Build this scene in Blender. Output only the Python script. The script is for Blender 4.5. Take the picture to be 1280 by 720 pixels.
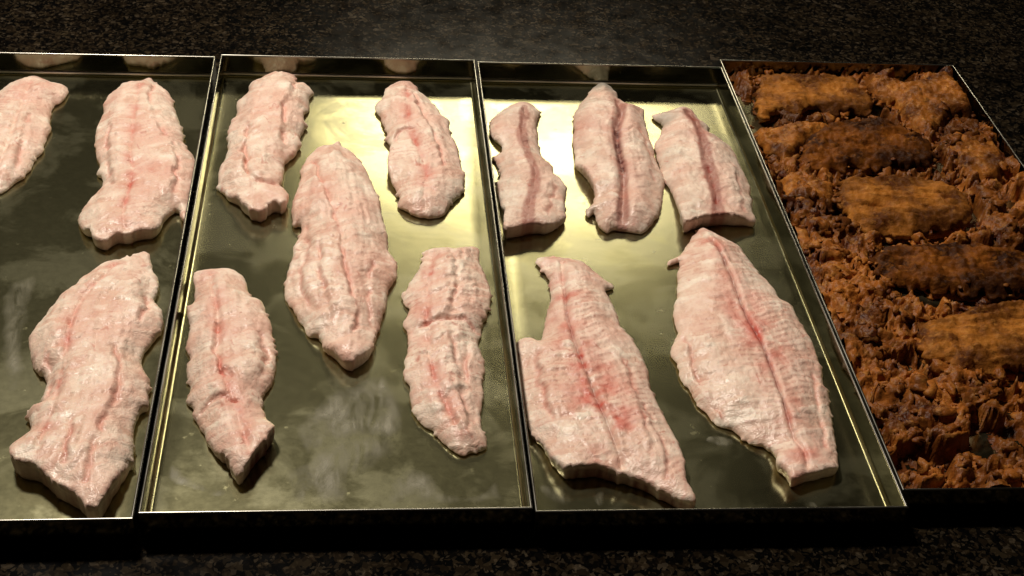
import bpy, bmesh, math, random
import numpy as np
from mathutils import Vector, geometry

for o in list(bpy.data.objects):
    bpy.data.objects.remove(o)
scene = bpy.context.scene
COL = scene.collection
CAM_POS=(0.0120,-0.7039,0.5124); CAM_ROT=(0.92445,-0.06804,-0.08296); CAM_LENS=48.375
TRAY_W=.190; TRAY_L=0.4668; TRAY_H=0.0195
TRAYS={1:(-0.1928,-0.0039,0.0040),2:(0.0000,0.0000,0.0000),3:(0.1916,-0.0026,-0.0012),4:(0.3826,0.0093,-0.0012)}
# ---------------------------------------------------------------- camera, world, lamp, exposure
cam_d = bpy.data.cameras.new('camera')
cam = bpy.data.objects.new('camera', cam_d); COL.objects.link(cam)
cam.location = CAM_POS; cam.rotation_euler = CAM_ROT
cam_d.sensor_width = 36; cam_d.lens = CAM_LENS
cam_d.clip_start = .01; cam_d.clip_end = 50
scene.camera = cam

world = bpy.data.worlds.new('World'); scene.world = world
world.use_nodes = True
bg = world.node_tree.nodes['Background']
bg.inputs[0].default_value = (1, .82, .6, 1); bg.inputs[1].default_value = .006

def area(name, loc, target, sx, sy, power, color):
    d = bpy.data.lights.new(name, 'AREA'); d.shape = 'ELLIPSE'; d.size = sx; d.size_y = sy
    d.energy = power; d.color = color
    o = bpy.data.objects.new(name, d); COL.objects.link(o)
    o.location = loc
    o.rotation_euler = (Vector(target) - Vector(loc)).to_track_quat('-Z', 'Y').to_euler()
    return o
# the kitchen lamp behind the counter, seen mirrored in the steel
area('kitchen_lamp', (.27, 1.42, .78), (.02, .02, 0), .70, .20, 4.0, (1, .89, .64))
# ceiling lamp above the counter's far side
area('ceiling_lamp', (-.34, .44, 1.42), (.0, .05, 0), .18, .18, 25, (1, .90, .77))
# lit ceiling of the kitchen beyond the counter
room = area('lit_ceiling', (-.1, 1.95, 1.6), (0, .1, 0), 2.6, 1.5, .30, (1, .92, .70))

vs = scene.view_settings
vs.view_transform = 'Standard'; vs.look = 'None'; vs.gamma = 1; vs.use_curve_mapping = False
vs.exposure = 0
scene.render.engine = 'CYCLES'
# ---------------------------------------------------------------- helpers
def tag(o, label=None, cat=None, group=None, kind=None):
    if label: o['label'] = label
    if cat: o['category'] = cat
    if group: o['group'] = group
    if kind: o['kind'] = kind
    return o

def empty(name, loc=(0, 0, 0), rz=0):
    o = bpy.data.objects.new(name, None); COL.objects.link(o)
    o.location = loc; o.rotation_euler = (0, 0, rz); o.empty_display_size = .02
    return o

def mesh_obj(name, verts, faces, mat, parent=None, smooth=True, sharp=None, loc=(0, 0, 0)):
    me = bpy.data.meshes.new(name)
    me.from_pydata([tuple(v) for v in verts], [], [tuple(f) for f in faces])
    me.materials.append(mat)
    if smooth: me.polygons.foreach_set('use_smooth', [True] * len(me.polygons))
    if sharp: me.set_sharp_from_angle(angle=math.radians(sharp))
    me.update()
    o = bpy.data.objects.new(name, me); COL.objects.link(o)
    o.location = loc
    if parent: o.parent = parent
    return o

def hash2(ix, iy, seed):
    h = (ix.astype(np.int64) * 374761393 + iy.astype(np.int64) * 668265263 + seed * 982451653) & 0x7fffffff
    h = ((h ^ (h >> 13)) * 1274126177) & 0x7fffffff
    h = (h ^ (h >> 16)) & 0xffff
    return h / 65535.0 * 2 - 1

def vnoise(x, y, seed=0):
    ix = np.floor(x); iy = np.floor(y); fx = x - ix; fy = y - iy
    u = fx * fx * fx * (fx * (fx * 6 - 15) + 10); v = fy * fy * fy * (fy * (fy * 6 - 15) + 10)
    a = hash2(ix, iy, seed); b = hash2(ix + 1, iy, seed); c = hash2(ix, iy + 1, seed); d = hash2(ix + 1, iy + 1, seed)
    return (a * (1 - u) + b * u) * (1 - v) + (c * (1 - u) + d * u) * v

def fbm(x, y, seed=0, octv=4, gain=.5):
    s = 0; a = 1; t = 0
    for k in range(octv):
        s = s + a * vnoise(x * 2 ** k + 17.3 * k, y * 2 ** k - 9.1 * k, seed + k); t += a; a *= gain
    return s / t

def seg_dist(P, L, closed=False):
    """distance, arc length and signed side of points P to polyline L"""
    A = L if closed else L[:-1]; B = np.roll(L, -1, 0) if closed else L[1:]
    D = B - A; ln = np.hypot(D[:, 0], D[:, 1]); cum = np.concatenate([[0], np.cumsum(ln)[:-1]])
    best = np.full(len(P), 1e9); s = np.zeros(len(P)); side = np.ones(len(P))
    for i in range(len(A)):
        if ln[i] < 1e-9: continue
        r = P - A[i]; t = np.clip((r @ D[i]) / ln[i] ** 2, 0, 1)
        q = r - t[:, None] * D[i]; d = np.hypot(q[:, 0], q[:, 1]); m = d < best
        best[m] = d[m]; s[m] = (cum[i] + t * ln[i])[m]
        side[m] = np.sign(D[i][0] * r[:, 1] - D[i][1] * r[:, 0])[m]
    return best, s, side

def inside(P, L):
    x, y = P[:, 0], P[:, 1]; r = np.zeros(len(P), bool)
    for (x0, y0), (x1, y1) in zip(L, np.roll(L, -1, 0)):
        if y0 == y1: continue
        c = ((y0 > y) != (y1 > y)) & (x < (x1 - x0) * (y - y0) / (y1 - y0) + x0); r ^= c
    return r

def catmull(L, n, closed=True):
    out = []; N = len(L)
    rng = range(N) if closed else range(N - 1)
    for i in rng:
        p = [L[(i + k) % N] if closed else L[min(max(i + k, 0), N - 1)] for k in (-1, 0, 1, 2)]
        for j in range(n):
            t = j / n
            out.append(.5 * ((2 * p[1]) + (-p[0] + p[2]) * t + (2 * p[0] - 5 * p[1] + 4 * p[2] - p[3]) * t * t + (-p[0] + 3 * p[1] - 3 * p[2] + p[3]) * t ** 3))
    if not closed: out.append(L[-1])
    return np.array(out)

def resample(L, step, closed=True):
    M = np.vstack([L, L[:1]]) if closed else L
    d = np.hypot(*np.diff(M, axis=0).T); c = np.concatenate([[0], np.cumsum(d)])
    n = max(3, int(c[-1] / step)); t = np.linspace(0, c[-1], n, endpoint=not closed)
    return np.stack([np.interp(t, c, M[:, 0]), np.interp(t, c, M[:, 1])], 1)

def normals2(L):
    t = np.roll(L, -3, 0) - np.roll(L, 3, 0); n = np.stack([t[:, 1], -t[:, 0]], 1)
    n /= np.maximum(np.hypot(n[:, 0], n[:, 1]), 1e-9)[:, None]
    a = np.sum(L[:, 0] * np.roll(L[:, 1], -1) - np.roll(L[:, 0], -1) * L[:, 1])
    return n if a > 0 else -n

def triangulate(outline, step, seed, lines=()):
    """outline points first, then an even jittered fill"""
    rs = np.random.RandomState(seed)
    lo, hi = outline.min(0), outline.max(0)
    ys = np.arange(lo[1], hi[1], step * .866); pts = []
    for k, yy in enumerate(ys):
        xs = np.arange(lo[0] + (k % 2) * step / 2, hi[0], step)
        pts.append(np.stack([xs, np.full(len(xs), yy)], 1))
    P = np.vstack(pts); P += rs.uniform(-.18, .18, P.shape) * step
    P = P[inside(P, outline)]
    d, _, _ = seg_dist(P, outline, True); P = P[d > step * .55]
    for ln, offs in lines:                  # finer points along seams
        q = resample(ln, .85, False); t = np.gradient(q, axis=0); t /= np.maximum(np.hypot(t[:, 0], t[:, 1]), 1e-9)[:, None]
        e = np.vstack([q + np.stack([-t[:, 1], t[:, 0]], 1) * o_ for o_ in offs])
        e = e[inside(e, outline)]; de, _, _ = seg_dist(e, outline, True); e = e[de > .6]
        dp, _, _ = seg_dist(P, q); P = np.vstack([P[dp > max(offs) + .55], e])
    V = np.vstack([outline, P]); n = len(outline)
    r = geometry.delaunay_2d_cdt([Vector(p) for p in V], [(i, (i + 1) % n) for i in range(n)], [], 1, 1e-6)
    return np.array([tuple(v) for v in r[0]]), [tuple(f) for f in r[2]]

# outlines, spine and crease lines of the pieces, millimetres on the counter
PIECES={
 'F1':dict(o=[(-249.4,202.2),(-242.3,213.5),(-235.1,218.9),(-227.1,220.3),(-216.5,213.6),(-207.4,209.0),(-202.3,204.2),(-202.7,195.3),(-204.8,184.5),(-208.5,181.9),(-208.7,172.4),(-207.3,156.1),(-204.5,146.2),(-205.5,133.6),(-205.0,118.3),(-207.7,109.6),(-208.6,97.0),(-210.9,86.6),(-214.9,80.4),(-219.2,70.3),(-223.6,66.2),(-230.6,70.0),(-242.1,94.0),(-251.3,136.6),(-254.8,173.0)],
  s=[(-228.3,206.0),(-227.5,177.7),(-227.0,140.6),(-226.1,93.1),(-225.7,60.8)],
  c=[[(-217.2,170.3),(-219.6,147.1),(-217.2,111.8),(-217.3,90.8)]]),
 'F2':dict(o=[(-165.1,211.8),(-157.0,213.6),(-150.1,215.5),(-145.8,219.7),(-142.3,214.3),(-134.7,207.0),(-127.1,192.4),(-124.3,178.0),(-118.8,159.2),(-113.9,141.0),(-112.0,127.6),(-105.1,114.7),(-100.5,102.0),(-101.5,89.4),(-99.5,73.0),(-100.4,57.1),(-99.9,41.6),(-101.2,34.0),(-104.7,37.7),(-107.4,47.2),(-110.6,43.3),(-114.7,33.8),(-115.4,22.6),(-119.9,17.0),(-126.7,15.1),(-134.2,10.7),(-140.4,11.3),(-145.4,4.1),(-149.4,4.7),(-155.1,9.3),(-157.3,16.5),(-161.9,20.0),(-167.3,31.0),(-168.2,40.3),(-165.6,49.9),(-164.4,55.8),(-161.5,63.7),(-159.5,71.6),(-160.9,83.8),(-165.5,89.8),(-164.9,100.2),(-169.7,117.2),(-173.0,134.6),(-173.6,150.4),(-172.3,164.3),(-173.6,180.9),(-171.5,198.0)],
  s=[(-150.0,200.4),(-147.9,157.1),(-145.3,121.0),(-143.0,95.3),(-138.7,78.9),(-138.6,54.9),(-138.7,35.7),(-136.6,17.2),(-132.6,2.8)],
  c=[[(-141.7,205.1),(-141.3,182.9),(-136.8,159.2),(-125.1,127.7)],[(-163.9,149.0),(-159.6,105.0),(-151.5,64.1)],[(-117.5,119.2),(-111.6,85.3),(-110.2,53.2)]]),
 'F3':dict(o=[(-145.9,-13.5),(-139.2,-8.2),(-129.7,-4.6),(-121.1,-2.7),(-117.1,-10.2),(-115.0,-21.0),(-110.3,-29.5),(-110.0,-42.0),(-110.3,-50.2),(-104.3,-62.3),(-103.6,-76.0),(-106.2,-83.6),(-109.7,-93.1),(-110.9,-102.3),(-108.6,-111.4),(-105.0,-118.5),(-103.9,-130.7),(-102.4,-142.7),(-105.5,-144.3),(-107.7,-152.6),(-107.1,-165.6),(-105.0,-181.3),(-106.7,-192.0),(-110.0,-205.3),(-112.6,-215.3),(-114.4,-223.8),(-116.5,-225.7),(-121.6,-222.3),(-130.1,-213.6),(-139.1,-207.7),(-144.2,-201.8),(-151.5,-195.8),(-160.2,-192.7),(-163.9,-186.7),(-164.7,-180.6),(-161.0,-172.9),(-158.9,-161.9),(-164.2,-150.5),(-165.0,-143.9),(-157.7,-145.0),(-160.1,-135.6),(-159.1,-125.3),(-161.8,-116.5),(-169.1,-107.6),(-173.4,-93.1),(-175.1,-81.8),(-173.7,-70.4),(-169.7,-60.6),(-165.0,-46.5),(-158.7,-34.1),(-153.0,-23.5)],
  s=[(-137.4,-20.0),(-141.6,-37.8),(-147.8,-52.2),(-150.8,-70.1),(-151.8,-85.5),(-150.3,-107.6),(-149.4,-132.2),(-148.5,-162.1),(-150.2,-187.0)],
  c=[[(-125.2,-102.8),(-119.9,-124.3),(-118.7,-148.1),(-121.3,-173.9),(-124.0,-210.0)],[(-136.6,-157.9),(-136.1,-180.0),(-135.1,-198.2)],[(-122.8,-34.2),(-113.8,-56.8),(-114.9,-76.5)],[(-156.0,-144.6),(-156.5,-124.1),(-160.7,-106.4)]]),
 'F4':dict(o=[(-59.7,231.6),(-51.9,232.4),(-44.0,229.0),(-39.4,225.4),(-39.3,213.8),(-32.3,214.1),(-25.4,205.2),(-28.3,196.1),(-28.9,180.6),(-31.6,167.5),(-30.1,154.8),(-33.7,138.2),(-33.0,130.1),(-35.9,116.0),(-40.2,108.1),(-42.3,102.3),(-42.8,90.8),(-42.8,79.6),(-43.8,72.3),(-39.5,63.3),(-37.3,58.0),(-39.7,47.4),(-45.5,47.3),(-50.0,43.7),(-53.4,36.7),(-59.2,38.3),(-64.3,43.4),(-68.8,52.1),(-75.0,59.0),(-80.4,66.0),(-84.1,75.0),(-85.2,87.9),(-83.7,105.0),(-81.5,120.6),(-83.2,136.6),(-82.4,153.0),(-79.4,167.9),(-79.8,187.4),(-74.0,196.5),(-72.7,210.1),(-66.6,217.3)],
  s=[(-56.5,218.2),(-63.1,181.7),(-66.6,139.2),(-68.1,107.2),(-64.7,80.8),(-57.8,34.6)],
  c=[[(-38.8,215.2),(-40.5,193.3),(-44.0,175.5),(-45.1,149.9),(-44.3,121.4),(-42.4,98.0)],[(-66.0,84.2),(-59.2,71.4),(-46.5,71.0),(-42.8,73.7)],[(-68.8,140.8),(-68.7,108.9),(-65.8,82.3)]]),
 'F5':dict(o=[(-19.7,126.9),(-11.7,128.5),(-6.1,135.4),(-3.1,126.5),(3.4,120.0),(9.2,107.1),(14.9,92.3),(18.2,75.7),(22.5,59.6),(23.5,43.9),(26.5,24.9),(27.4,6.4),(30.3,-4.3),(32.2,-14.9),(31.1,-25.3),(26.9,-35.5),(25.7,-48.8),(22.6,-64.9),(19.6,-77.4),(17.7,-92.7),(14.8,-101.6),(10.2,-107.4),(4.6,-110.9),(-0.1,-108.8),(-3.9,-101.5),(-8.7,-95.6),(-11.6,-92.7),(-12.8,-83.6),(-19.6,-79.0),(-23.7,-69.8),(-30.1,-55.6),(-33.4,-47.5),(-35.2,-39.3),(-34.6,-22.5),(-32.3,-5.1),(-31.7,5.6),(-28.2,20.3),(-28.6,31.5),(-33.5,31.4),(-34.8,42.8),(-34.0,58.5),(-33.0,70.5),(-30.8,87.0),(-30.2,101.7),(-25.1,117.0)],
  s=[(-12.5,116.3),(-8.2,69.9),(-3.2,30.7),(-0.6,1.1),(0.7,-23.5),(5.0,-50.2),(8.0,-69.4),(6.3,-88.0),(5.6,-116.0)],
  c=[[(-22.3,102.4),(-15.8,67.2),(-8.6,35.9),(-2.7,2.5),(-0.9,-22.1),(4.0,-48.9),(8.0,-68.2),(6.3,-86.7)],[(-25.1,24.2),(-22.0,-4.9),(-25.0,-32.6),(-20.1,-62.0)],[(16.7,-74.4),(14.8,-48.8),(16.8,-21.9)],[(-15.9,-4.8),(-12.9,-39.1),(-6.3,-74.5)]]),
 'F6':dict(o=[(35.8,223.0),(43.7,225.3),(50.4,219.9),(53.4,208.4),(59.8,197.3),(64.8,184.1),(68.7,171.1),(72.8,166.9),(72.7,154.1),(74.9,141.6),(77.4,129.4),(78.7,113.4),(79.0,99.7),(80.7,93.9),(78.9,78.8),(75.2,67.6),(69.9,60.2),(66.5,51.2),(61.2,44.0),(53.4,42.8),(45.6,44.8),(39.9,50.7),(34.1,55.9),(35.2,63.1),(33.4,74.0),(29.5,87.0),(27.7,100.3),(29.3,115.9),(30.7,128.0),(27.0,140.1),(28.2,148.4),(25.1,160.9),(23.0,173.8),(19.8,180.2),(20.5,189.1),(25.4,198.2),(27.8,212.0)],
  s=[(43.3,210.9),(43.5,172.7),(42.8,142.9),(46.6,124.5),(51.1,102.9),(53.4,80.0),(51.8,61.5),(52.0,36.7)],
  c=[[(47.4,196.9),(55.0,157.6),(62.3,124.7),(65.1,93.3)],[(29.9,123.7),(37.5,138.2),(46.0,141.3)]]),
 'F7':dict(o=[(-89.3,-19.0),(-80.7,-16.8),(-66.7,-17.5),(-61.3,-23.1),(-58.0,-33.7),(-54.8,-44.2),(-48.4,-48.2),(-45.3,-58.4),(-41.6,-72.3),(-39.4,-85.9),(-37.7,-100.9),(-37.4,-115.5),(-38.8,-122.7),(-41.2,-129.7),(-43.0,-136.6),(-41.3,-146.8),(-37.3,-158.5),(-34.2,-166.7),(-36.8,-173.7),(-40.7,-181.5),(-44.5,-189.2),(-48.2,-197.0),(-51.3,-200.0),(-55.3,-194.5),(-55.8,-188.4),(-64.1,-179.0),(-69.1,-171.1),(-72.1,-161.4),(-77.6,-149.9),(-79.5,-141.5),(-83.9,-136.4),(-82.2,-126.0),(-84.3,-117.2),(-86.5,-106.4),(-84.3,-100.9),(-88.0,-91.6),(-87.8,-82.1),(-87.8,-70.5),(-91.0,-58.6),(-88.1,-48.5),(-89.0,-34.0)],
  s=[(-79.4,-27.1),(-76.5,-46.0),(-71.9,-70.2),(-69.3,-100.7),(-63.8,-126.0),(-56.6,-146.7),(-51.8,-166.5),(-43.6,-191.7)],
  c=[[(-71.1,-80.6),(-70.3,-103.2),(-63.9,-124.8)],[(-74.9,-152.1),(-67.0,-142.1),(-55.6,-145.6)],[(-48.6,-80.6),(-42.3,-106.9),(-45.8,-124.9)],[(-66.3,-123.1),(-62.1,-119.5),(-60.3,-128.4)]]),
 'F8':dict(o=[(50.8,6.3),(64.2,7.4),(83.1,9.5),(84.3,-6.1),(86.6,-19.5),(88.8,-32.5),(88.3,-47.4),(85.1,-59.8),(81.9,-70.0),(80.0,-79.9),(78.3,-87.7),(80.1,-97.3),(81.0,-108.5),(78.6,-119.5),(78.8,-133.8),(75.6,-147.7),(76.0,-159.5),(78.4,-167.8),(76.1,-174.9),(69.2,-176.8),(63.6,-179.0),(58.2,-174.1),(53.6,-167.6),(49.8,-160.9),(44.3,-155.9),(40.0,-149.1),(38.0,-137.1),(37.2,-123.0),(34.5,-115.8),(35.8,-101.0),(38.0,-87.7),(37.1,-76.0),(35.5,-68.1),(38.8,-56.0),(35.2,-45.6),(39.3,-30.8),(43.5,-19.9),(47.7,-8.7)],
  s=[(55.6,-2.1),(51.8,-36.6),(48.9,-69.7),(49.5,-100.7),(51.9,-130.0),(58.9,-154.2),(67.5,-182.1)],
  c=[[(67.5,-4.2),(67.7,-35.1),(63.4,-62.3),(54.2,-74.4)],[(40.5,-80.3),(55.4,-73.2),(70.3,-73.1),(78.4,-82.2)],[(62.1,-88.1),(63.2,-114.4),(66.4,-142.9),(68.5,-166.5)],[(74.3,-88.1),(69.4,-110.8),(69.5,-128.9)]]),
 'F9':dict(o=[(119.9,190.6),(127.5,193.8),(134.6,192.4),(141.0,183.1),(139.4,172.8),(136.9,162.7),(136.4,146.9),(135.7,129.6),(138.1,114.8),(142.1,105.7),(143.0,96.7),(147.6,86.2),(149.3,75.7),(145.8,62.0),(143.6,42.0),(137.9,32.2),(129.9,25.7),(120.8,25.6),(109.6,22.2),(102.3,20.5),(102.3,31.6),(103.9,41.3),(102.5,57.7),(101.6,71.2),(101.5,81.6),(105.4,95.8),(102.9,113.8),(101.3,119.3),(108.6,125.1),(107.5,136.4),(103.1,143.9),(102.1,157.5),(103.5,169.5),(109.8,179.9)],
  s=[(129.5,181.5),(126.9,161.9),(124.4,146.1),(123.4,130.7),(125.3,108.3),(128.0,90.4),(125.4,69.3),(119.9,45.7),(115.8,15.2)],
  c=[[(141.5,78.2),(136.5,57.5),(131.3,34.4)]]),
 'F10':dict(o=[(193.2,230.0),(198.3,228.0),(201.9,215.0),(204.3,202.2),(209.7,196.1),(216.2,190.0),(221.1,187.3),(218.5,175.6),(218.3,161.4),(218.0,149.5),(217.8,135.9),(218.3,120.7),(218.8,105.9),(218.6,87.9),(214.0,66.8),(209.1,49.8),(201.3,36.5),(194.4,28.3),(188.8,28.2),(183.5,29.8),(176.2,30.3),(170.3,27.9),(165.7,34.3),(165.4,45.7),(163.9,49.0),(159.8,45.6),(159.1,52.2),(165.2,59.0),(167.0,72.7),(166.0,86.6),(162.5,97.2),(158.9,108.0),(160.1,122.8),(161.0,141.9),(163.9,157.6),(165.9,177.8),(169.7,188.3),(178.1,205.5),(185.2,218.7)],
  s=[(201.2,193.5),(199.7,168.6),(193.0,148.4),(190.2,125.1),(189.4,99.2),(187.4,74.2),(184.1,53.7),(178.9,22.5)],
  c=[[(210.6,158.6),(211.9,116.1),(209.4,83.3)]]),
 'F11':dict(o=[(236.4,184.5),(245.9,189.9),(256.3,188.6),(258.7,179.1),(261.4,171.0),(266.5,165.1),(264.1,153.0),(267.7,145.2),(273.3,137.6),(277.4,128.1),(277.6,114.9),(278.3,100.1),(279.1,85.7),(276.5,71.6),(273.2,51.0),(272.0,37.7),(263.3,36.9),(254.0,37.4),(244.5,37.3),(232.6,33.8),(223.2,28.8),(220.9,36.8),(221.5,50.0),(222.0,63.6),(221.3,80.9),(218.9,95.0),(219.4,109.6),(219.5,124.5),(220.6,137.9),(228.3,155.8),(231.5,167.9),(226.5,175.9),(226.5,182.1),(231.8,182.3)],
  s=[(251.3,177.8),(253.3,150.4),(252.8,127.0),(249.9,97.1),(248.8,72.2),(246.1,44.9),(243.6,28.4)],
  c=[[(269.1,102.9),(268.8,74.2),(263.9,43.4)]]),
 'F12':dict(o=[(121.4,-2.0),(131.6,0.5),(144.0,-3.2),(149.6,-4.1),(155.4,-13.6),(162.3,-25.2),(166.5,-31.2),(160.7,-36.7),(162.9,-50.2),(164.4,-58.9),(164.9,-74.0),(170.0,-84.4),(172.3,-94.7),(174.9,-110.7),(173.7,-126.2),(175.6,-137.5),(177.1,-150.4),(179.5,-164.8),(180.7,-178.7),(180.6,-192.2),(178.2,-205.3),(179.9,-214.9),(180.9,-221.8),(174.0,-221.7),(166.0,-214.6),(157.7,-208.2),(149.2,-203.2),(142.1,-200.8),(134.1,-197.5),(124.8,-197.4),(116.1,-197.9),(110.3,-186.3),(106.8,-174.4),(101.8,-164.0),(99.9,-146.2),(99.0,-127.8),(99.5,-108.6),(99.2,-96.7),(101.5,-84.5),(109.6,-82.4),(114.4,-86.5),(118.5,-72.0),(122.2,-57.0),(125.7,-41.5),(126.3,-23.3),(121.9,-11.6)],
  s=[(135.5,-10.2),(133.5,-47.1),(131.8,-66.8),(132.8,-91.9),(135.8,-119.6),(138.7,-145.9),(142.6,-170.9),(145.5,-194.6),(145.7,-206.0)],
  c=[[(164.9,-145.0),(168.8,-180.4),(167.8,-206.9)],[(110.2,-98.7),(109.7,-129.8),(113.6,-162.6)],[(160.1,-110.7),(163.2,-155.9),(160.6,-193.7)]]),
 'F13':dict(o=[(233.8,33.0),(240.3,27.4),(247.9,21.0),(256.1,12.5),(259.1,-2.2),(262.8,-18.5),(267.3,-30.5),(270.0,-44.1),(275.8,-49.9),(276.0,-63.0),(278.1,-77.7),(279.0,-92.0),(278.0,-104.2),(278.9,-109.3),(275.3,-122.8),(276.4,-131.0),(274.4,-142.3),(272.0,-154.8),(270.3,-167.1),(267.7,-181.9),(263.0,-196.3),(253.5,-199.6),(244.3,-203.1),(235.5,-205.7),(234.2,-198.7),(230.8,-191.6),(232.5,-184.4),(229.4,-175.6),(222.8,-172.6),(217.8,-166.6),(212.8,-160.5),(206.0,-157.4),(202.6,-148.1),(198.0,-138.6),(196.1,-125.7),(192.2,-117.5),(193.2,-105.8),(190.8,-97.2),(194.8,-85.0),(198.6,-76.1),(199.1,-63.3),(201.0,-50.3),(205.8,-36.8),(208.2,-21.1),(212.9,-4.8),(204.9,-8.2),(205.9,-2.8),(214.0,1.4),(221.3,14.2)],
  s=[(230.9,22.9),(237.0,-2.5),(239.5,-36.8),(239.9,-67.2),(242.6,-95.9),(244.0,-123.0),(244.0,-145.7),(243.5,-173.3),(246.0,-187.9),(243.9,-207.7)],
  c=[[(200.3,-87.7),(201.2,-118.4),(206.2,-147.4),(214.3,-168.9)],[(268.9,-121.9),(264.1,-160.3),(257.1,-189.9)]]),
 'S1':dict(o=[(316.9,229.6),(330.6,234.7),(363.0,234.1),(391.1,235.3),(398.4,225.5),(401.5,210.7),(400.1,193.7),(389.6,179.1),(373.1,180.8),(360.2,178.0),(350.0,184.7),(334.8,172.5),(322.6,181.3),(308.3,171.5),(303.9,178.3),(306.6,197.3),(312.8,217.0)]),
 'S2':dict(o=[(334.3,143.1),(361.2,164.2),(381.9,169.5),(401.5,170.2),(412.5,159.1),(421.8,143.7),(427.3,128.4),(421.7,115.4),(404.8,106.5),(381.6,105.9),(358.5,105.3),(339.6,102.7),(324.7,106.4),(323.9,121.1)]),
 'S3':dict(o=[(343.5,84.4),(362.2,86.9),(385.4,88.7),(407.2,86.0),(420.4,78.2),(427.5,66.5),(426.4,50.9),(415.8,33.8),(400.7,28.0),(384.2,24.1),(367.9,20.2),(353.5,21.8),(342.3,27.0),(334.7,37.9),(333.5,56.8),(337.9,72.4)]),
 'S4':dict(o=[(339.1,-4.9),(350.7,5.7),(381.5,9.6),(413.0,8.3),(442.6,-0.1),(447.8,-17.4),(436.7,-34.3),(416.3,-44.2),(394.4,-42.8),(365.5,-38.1),(347.2,-31.7),(338.1,-21.9)]),
 'S5':dict(o=[(343.1,-85.6),(352.7,-74.3),(376.6,-65.0),(400.3,-57.8),(420.7,-55.4),(444.0,-62.3),(444.3,-89.9),(423.2,-111.7),(395.9,-118.1),(376.8,-120.1),(360.6,-118.0),(346.5,-109.5),(341.6,-98.7)]),
 'C1':dict(o=[(405.2,236.0),(418.8,226.4),(436.9,219.6),(462.7,235.9),(475.6,228.8),(476.2,208.8),(476.7,189.4),(469.4,172.6),(455.7,172.1),(440.2,155.5),(424.2,143.7),(417.3,159.3),(416.0,177.7),(416.3,194.3),(403.6,201.1),(400.5,215.6)]),
 'C2':dict(o=[(458.2,165.2),(473.9,168.1),(471.1,147.4),(475.8,134.3),(474.6,112.6),(464.2,91.4),(447.1,82.9),(436.3,90.7),(433.5,115.7),(432.4,133.0),(441.9,146.5)]),
 'C3':dict(o=[(295.3,150.7),(306.4,153.3),(318.8,156.0),(337.2,163.4),(355.8,161.7),(354.4,148.2),(337.2,136.6),(325.1,125.4),(313.8,108.2),(303.8,99.7),(300.9,120.5),(294.7,133.1)]),
 'C4':dict(o=[(299.7,87.4),(318.1,89.9),(333.4,80.2),(333.5,64.5),(328.1,49.0),(319.4,52.7),(305.3,48.6),(297.3,59.8)]),
 'P1':dict(o=[(-27.2,-190.1),(-16.7,-180.9),(-6.1,-168.4),(11.7,-162.1),(25.2,-162.2),(27.2,-175.2),(16.1,-187.6),(5.3,-193.6),(3.3,-210.1),(-13.6,-211.2),(-24.3,-206.7)]),
 'P2':dict(o=[(28.0,-197.0),(38.0,-187.9),(46.7,-191.2),(50.8,-200.4),(59.2,-206.5),(72.2,-206.8),(82.0,-191.7),(81.8,-203.9),(78.4,-211.3),(28.9,-212.0)]),
 'P3':dict(o=[(-87.0,-180.0),(-78.5,-189.4),(-64.9,-198.6),(-56.4,-200.2),(-58.0,-206.1),(-66.6,-203.0),(-77.6,-198.4),(-85.6,-192.3)]),
 'P8':dict(o=[(-22.2,-151.8),(-7.0,-128.0),(9.2,-117.5),(25.7,-113.9),(32.4,-135.3),(34.3,-155.7),(25.1,-163.9),(9.4,-162.1),(-8.2,-171.6),(-19.1,-174.6)]),
 'P9':dict(o=[(-198.9,-40.6),(-192.0,-24.0),(-182.2,-23.9),(-181.7,-52.6),(-179.3,-83.6),(-173.2,-109.2),(-176.5,-126.7),(-184.9,-109.1)]),
 'P4':dict(o=[(200.5,-164.4),(205.7,-163.8),(211.1,-167.4),(212.4,-170.9),(207.6,-172.6),(201.8,-170.7),(198.6,-167.9)]),
 'P5':dict(o=[(242.9,-213.7),(246.4,-214.1),(248.6,-217.3),(246.6,-219.5),(243.7,-217.9)]),
 'P6':dict(o=[(103.6,-201.2),(113.1,-199.7),(118.1,-206.2),(118.6,-212.6),(113.6,-215.6),(107.2,-210.8),(104.3,-206.0)]),
 'P7':dict(o=[(131.4,-206.5),(135.8,-204.9),(136.1,-211.3),(133.1,-216.0),(130.6,-212.8)]),
}
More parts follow.
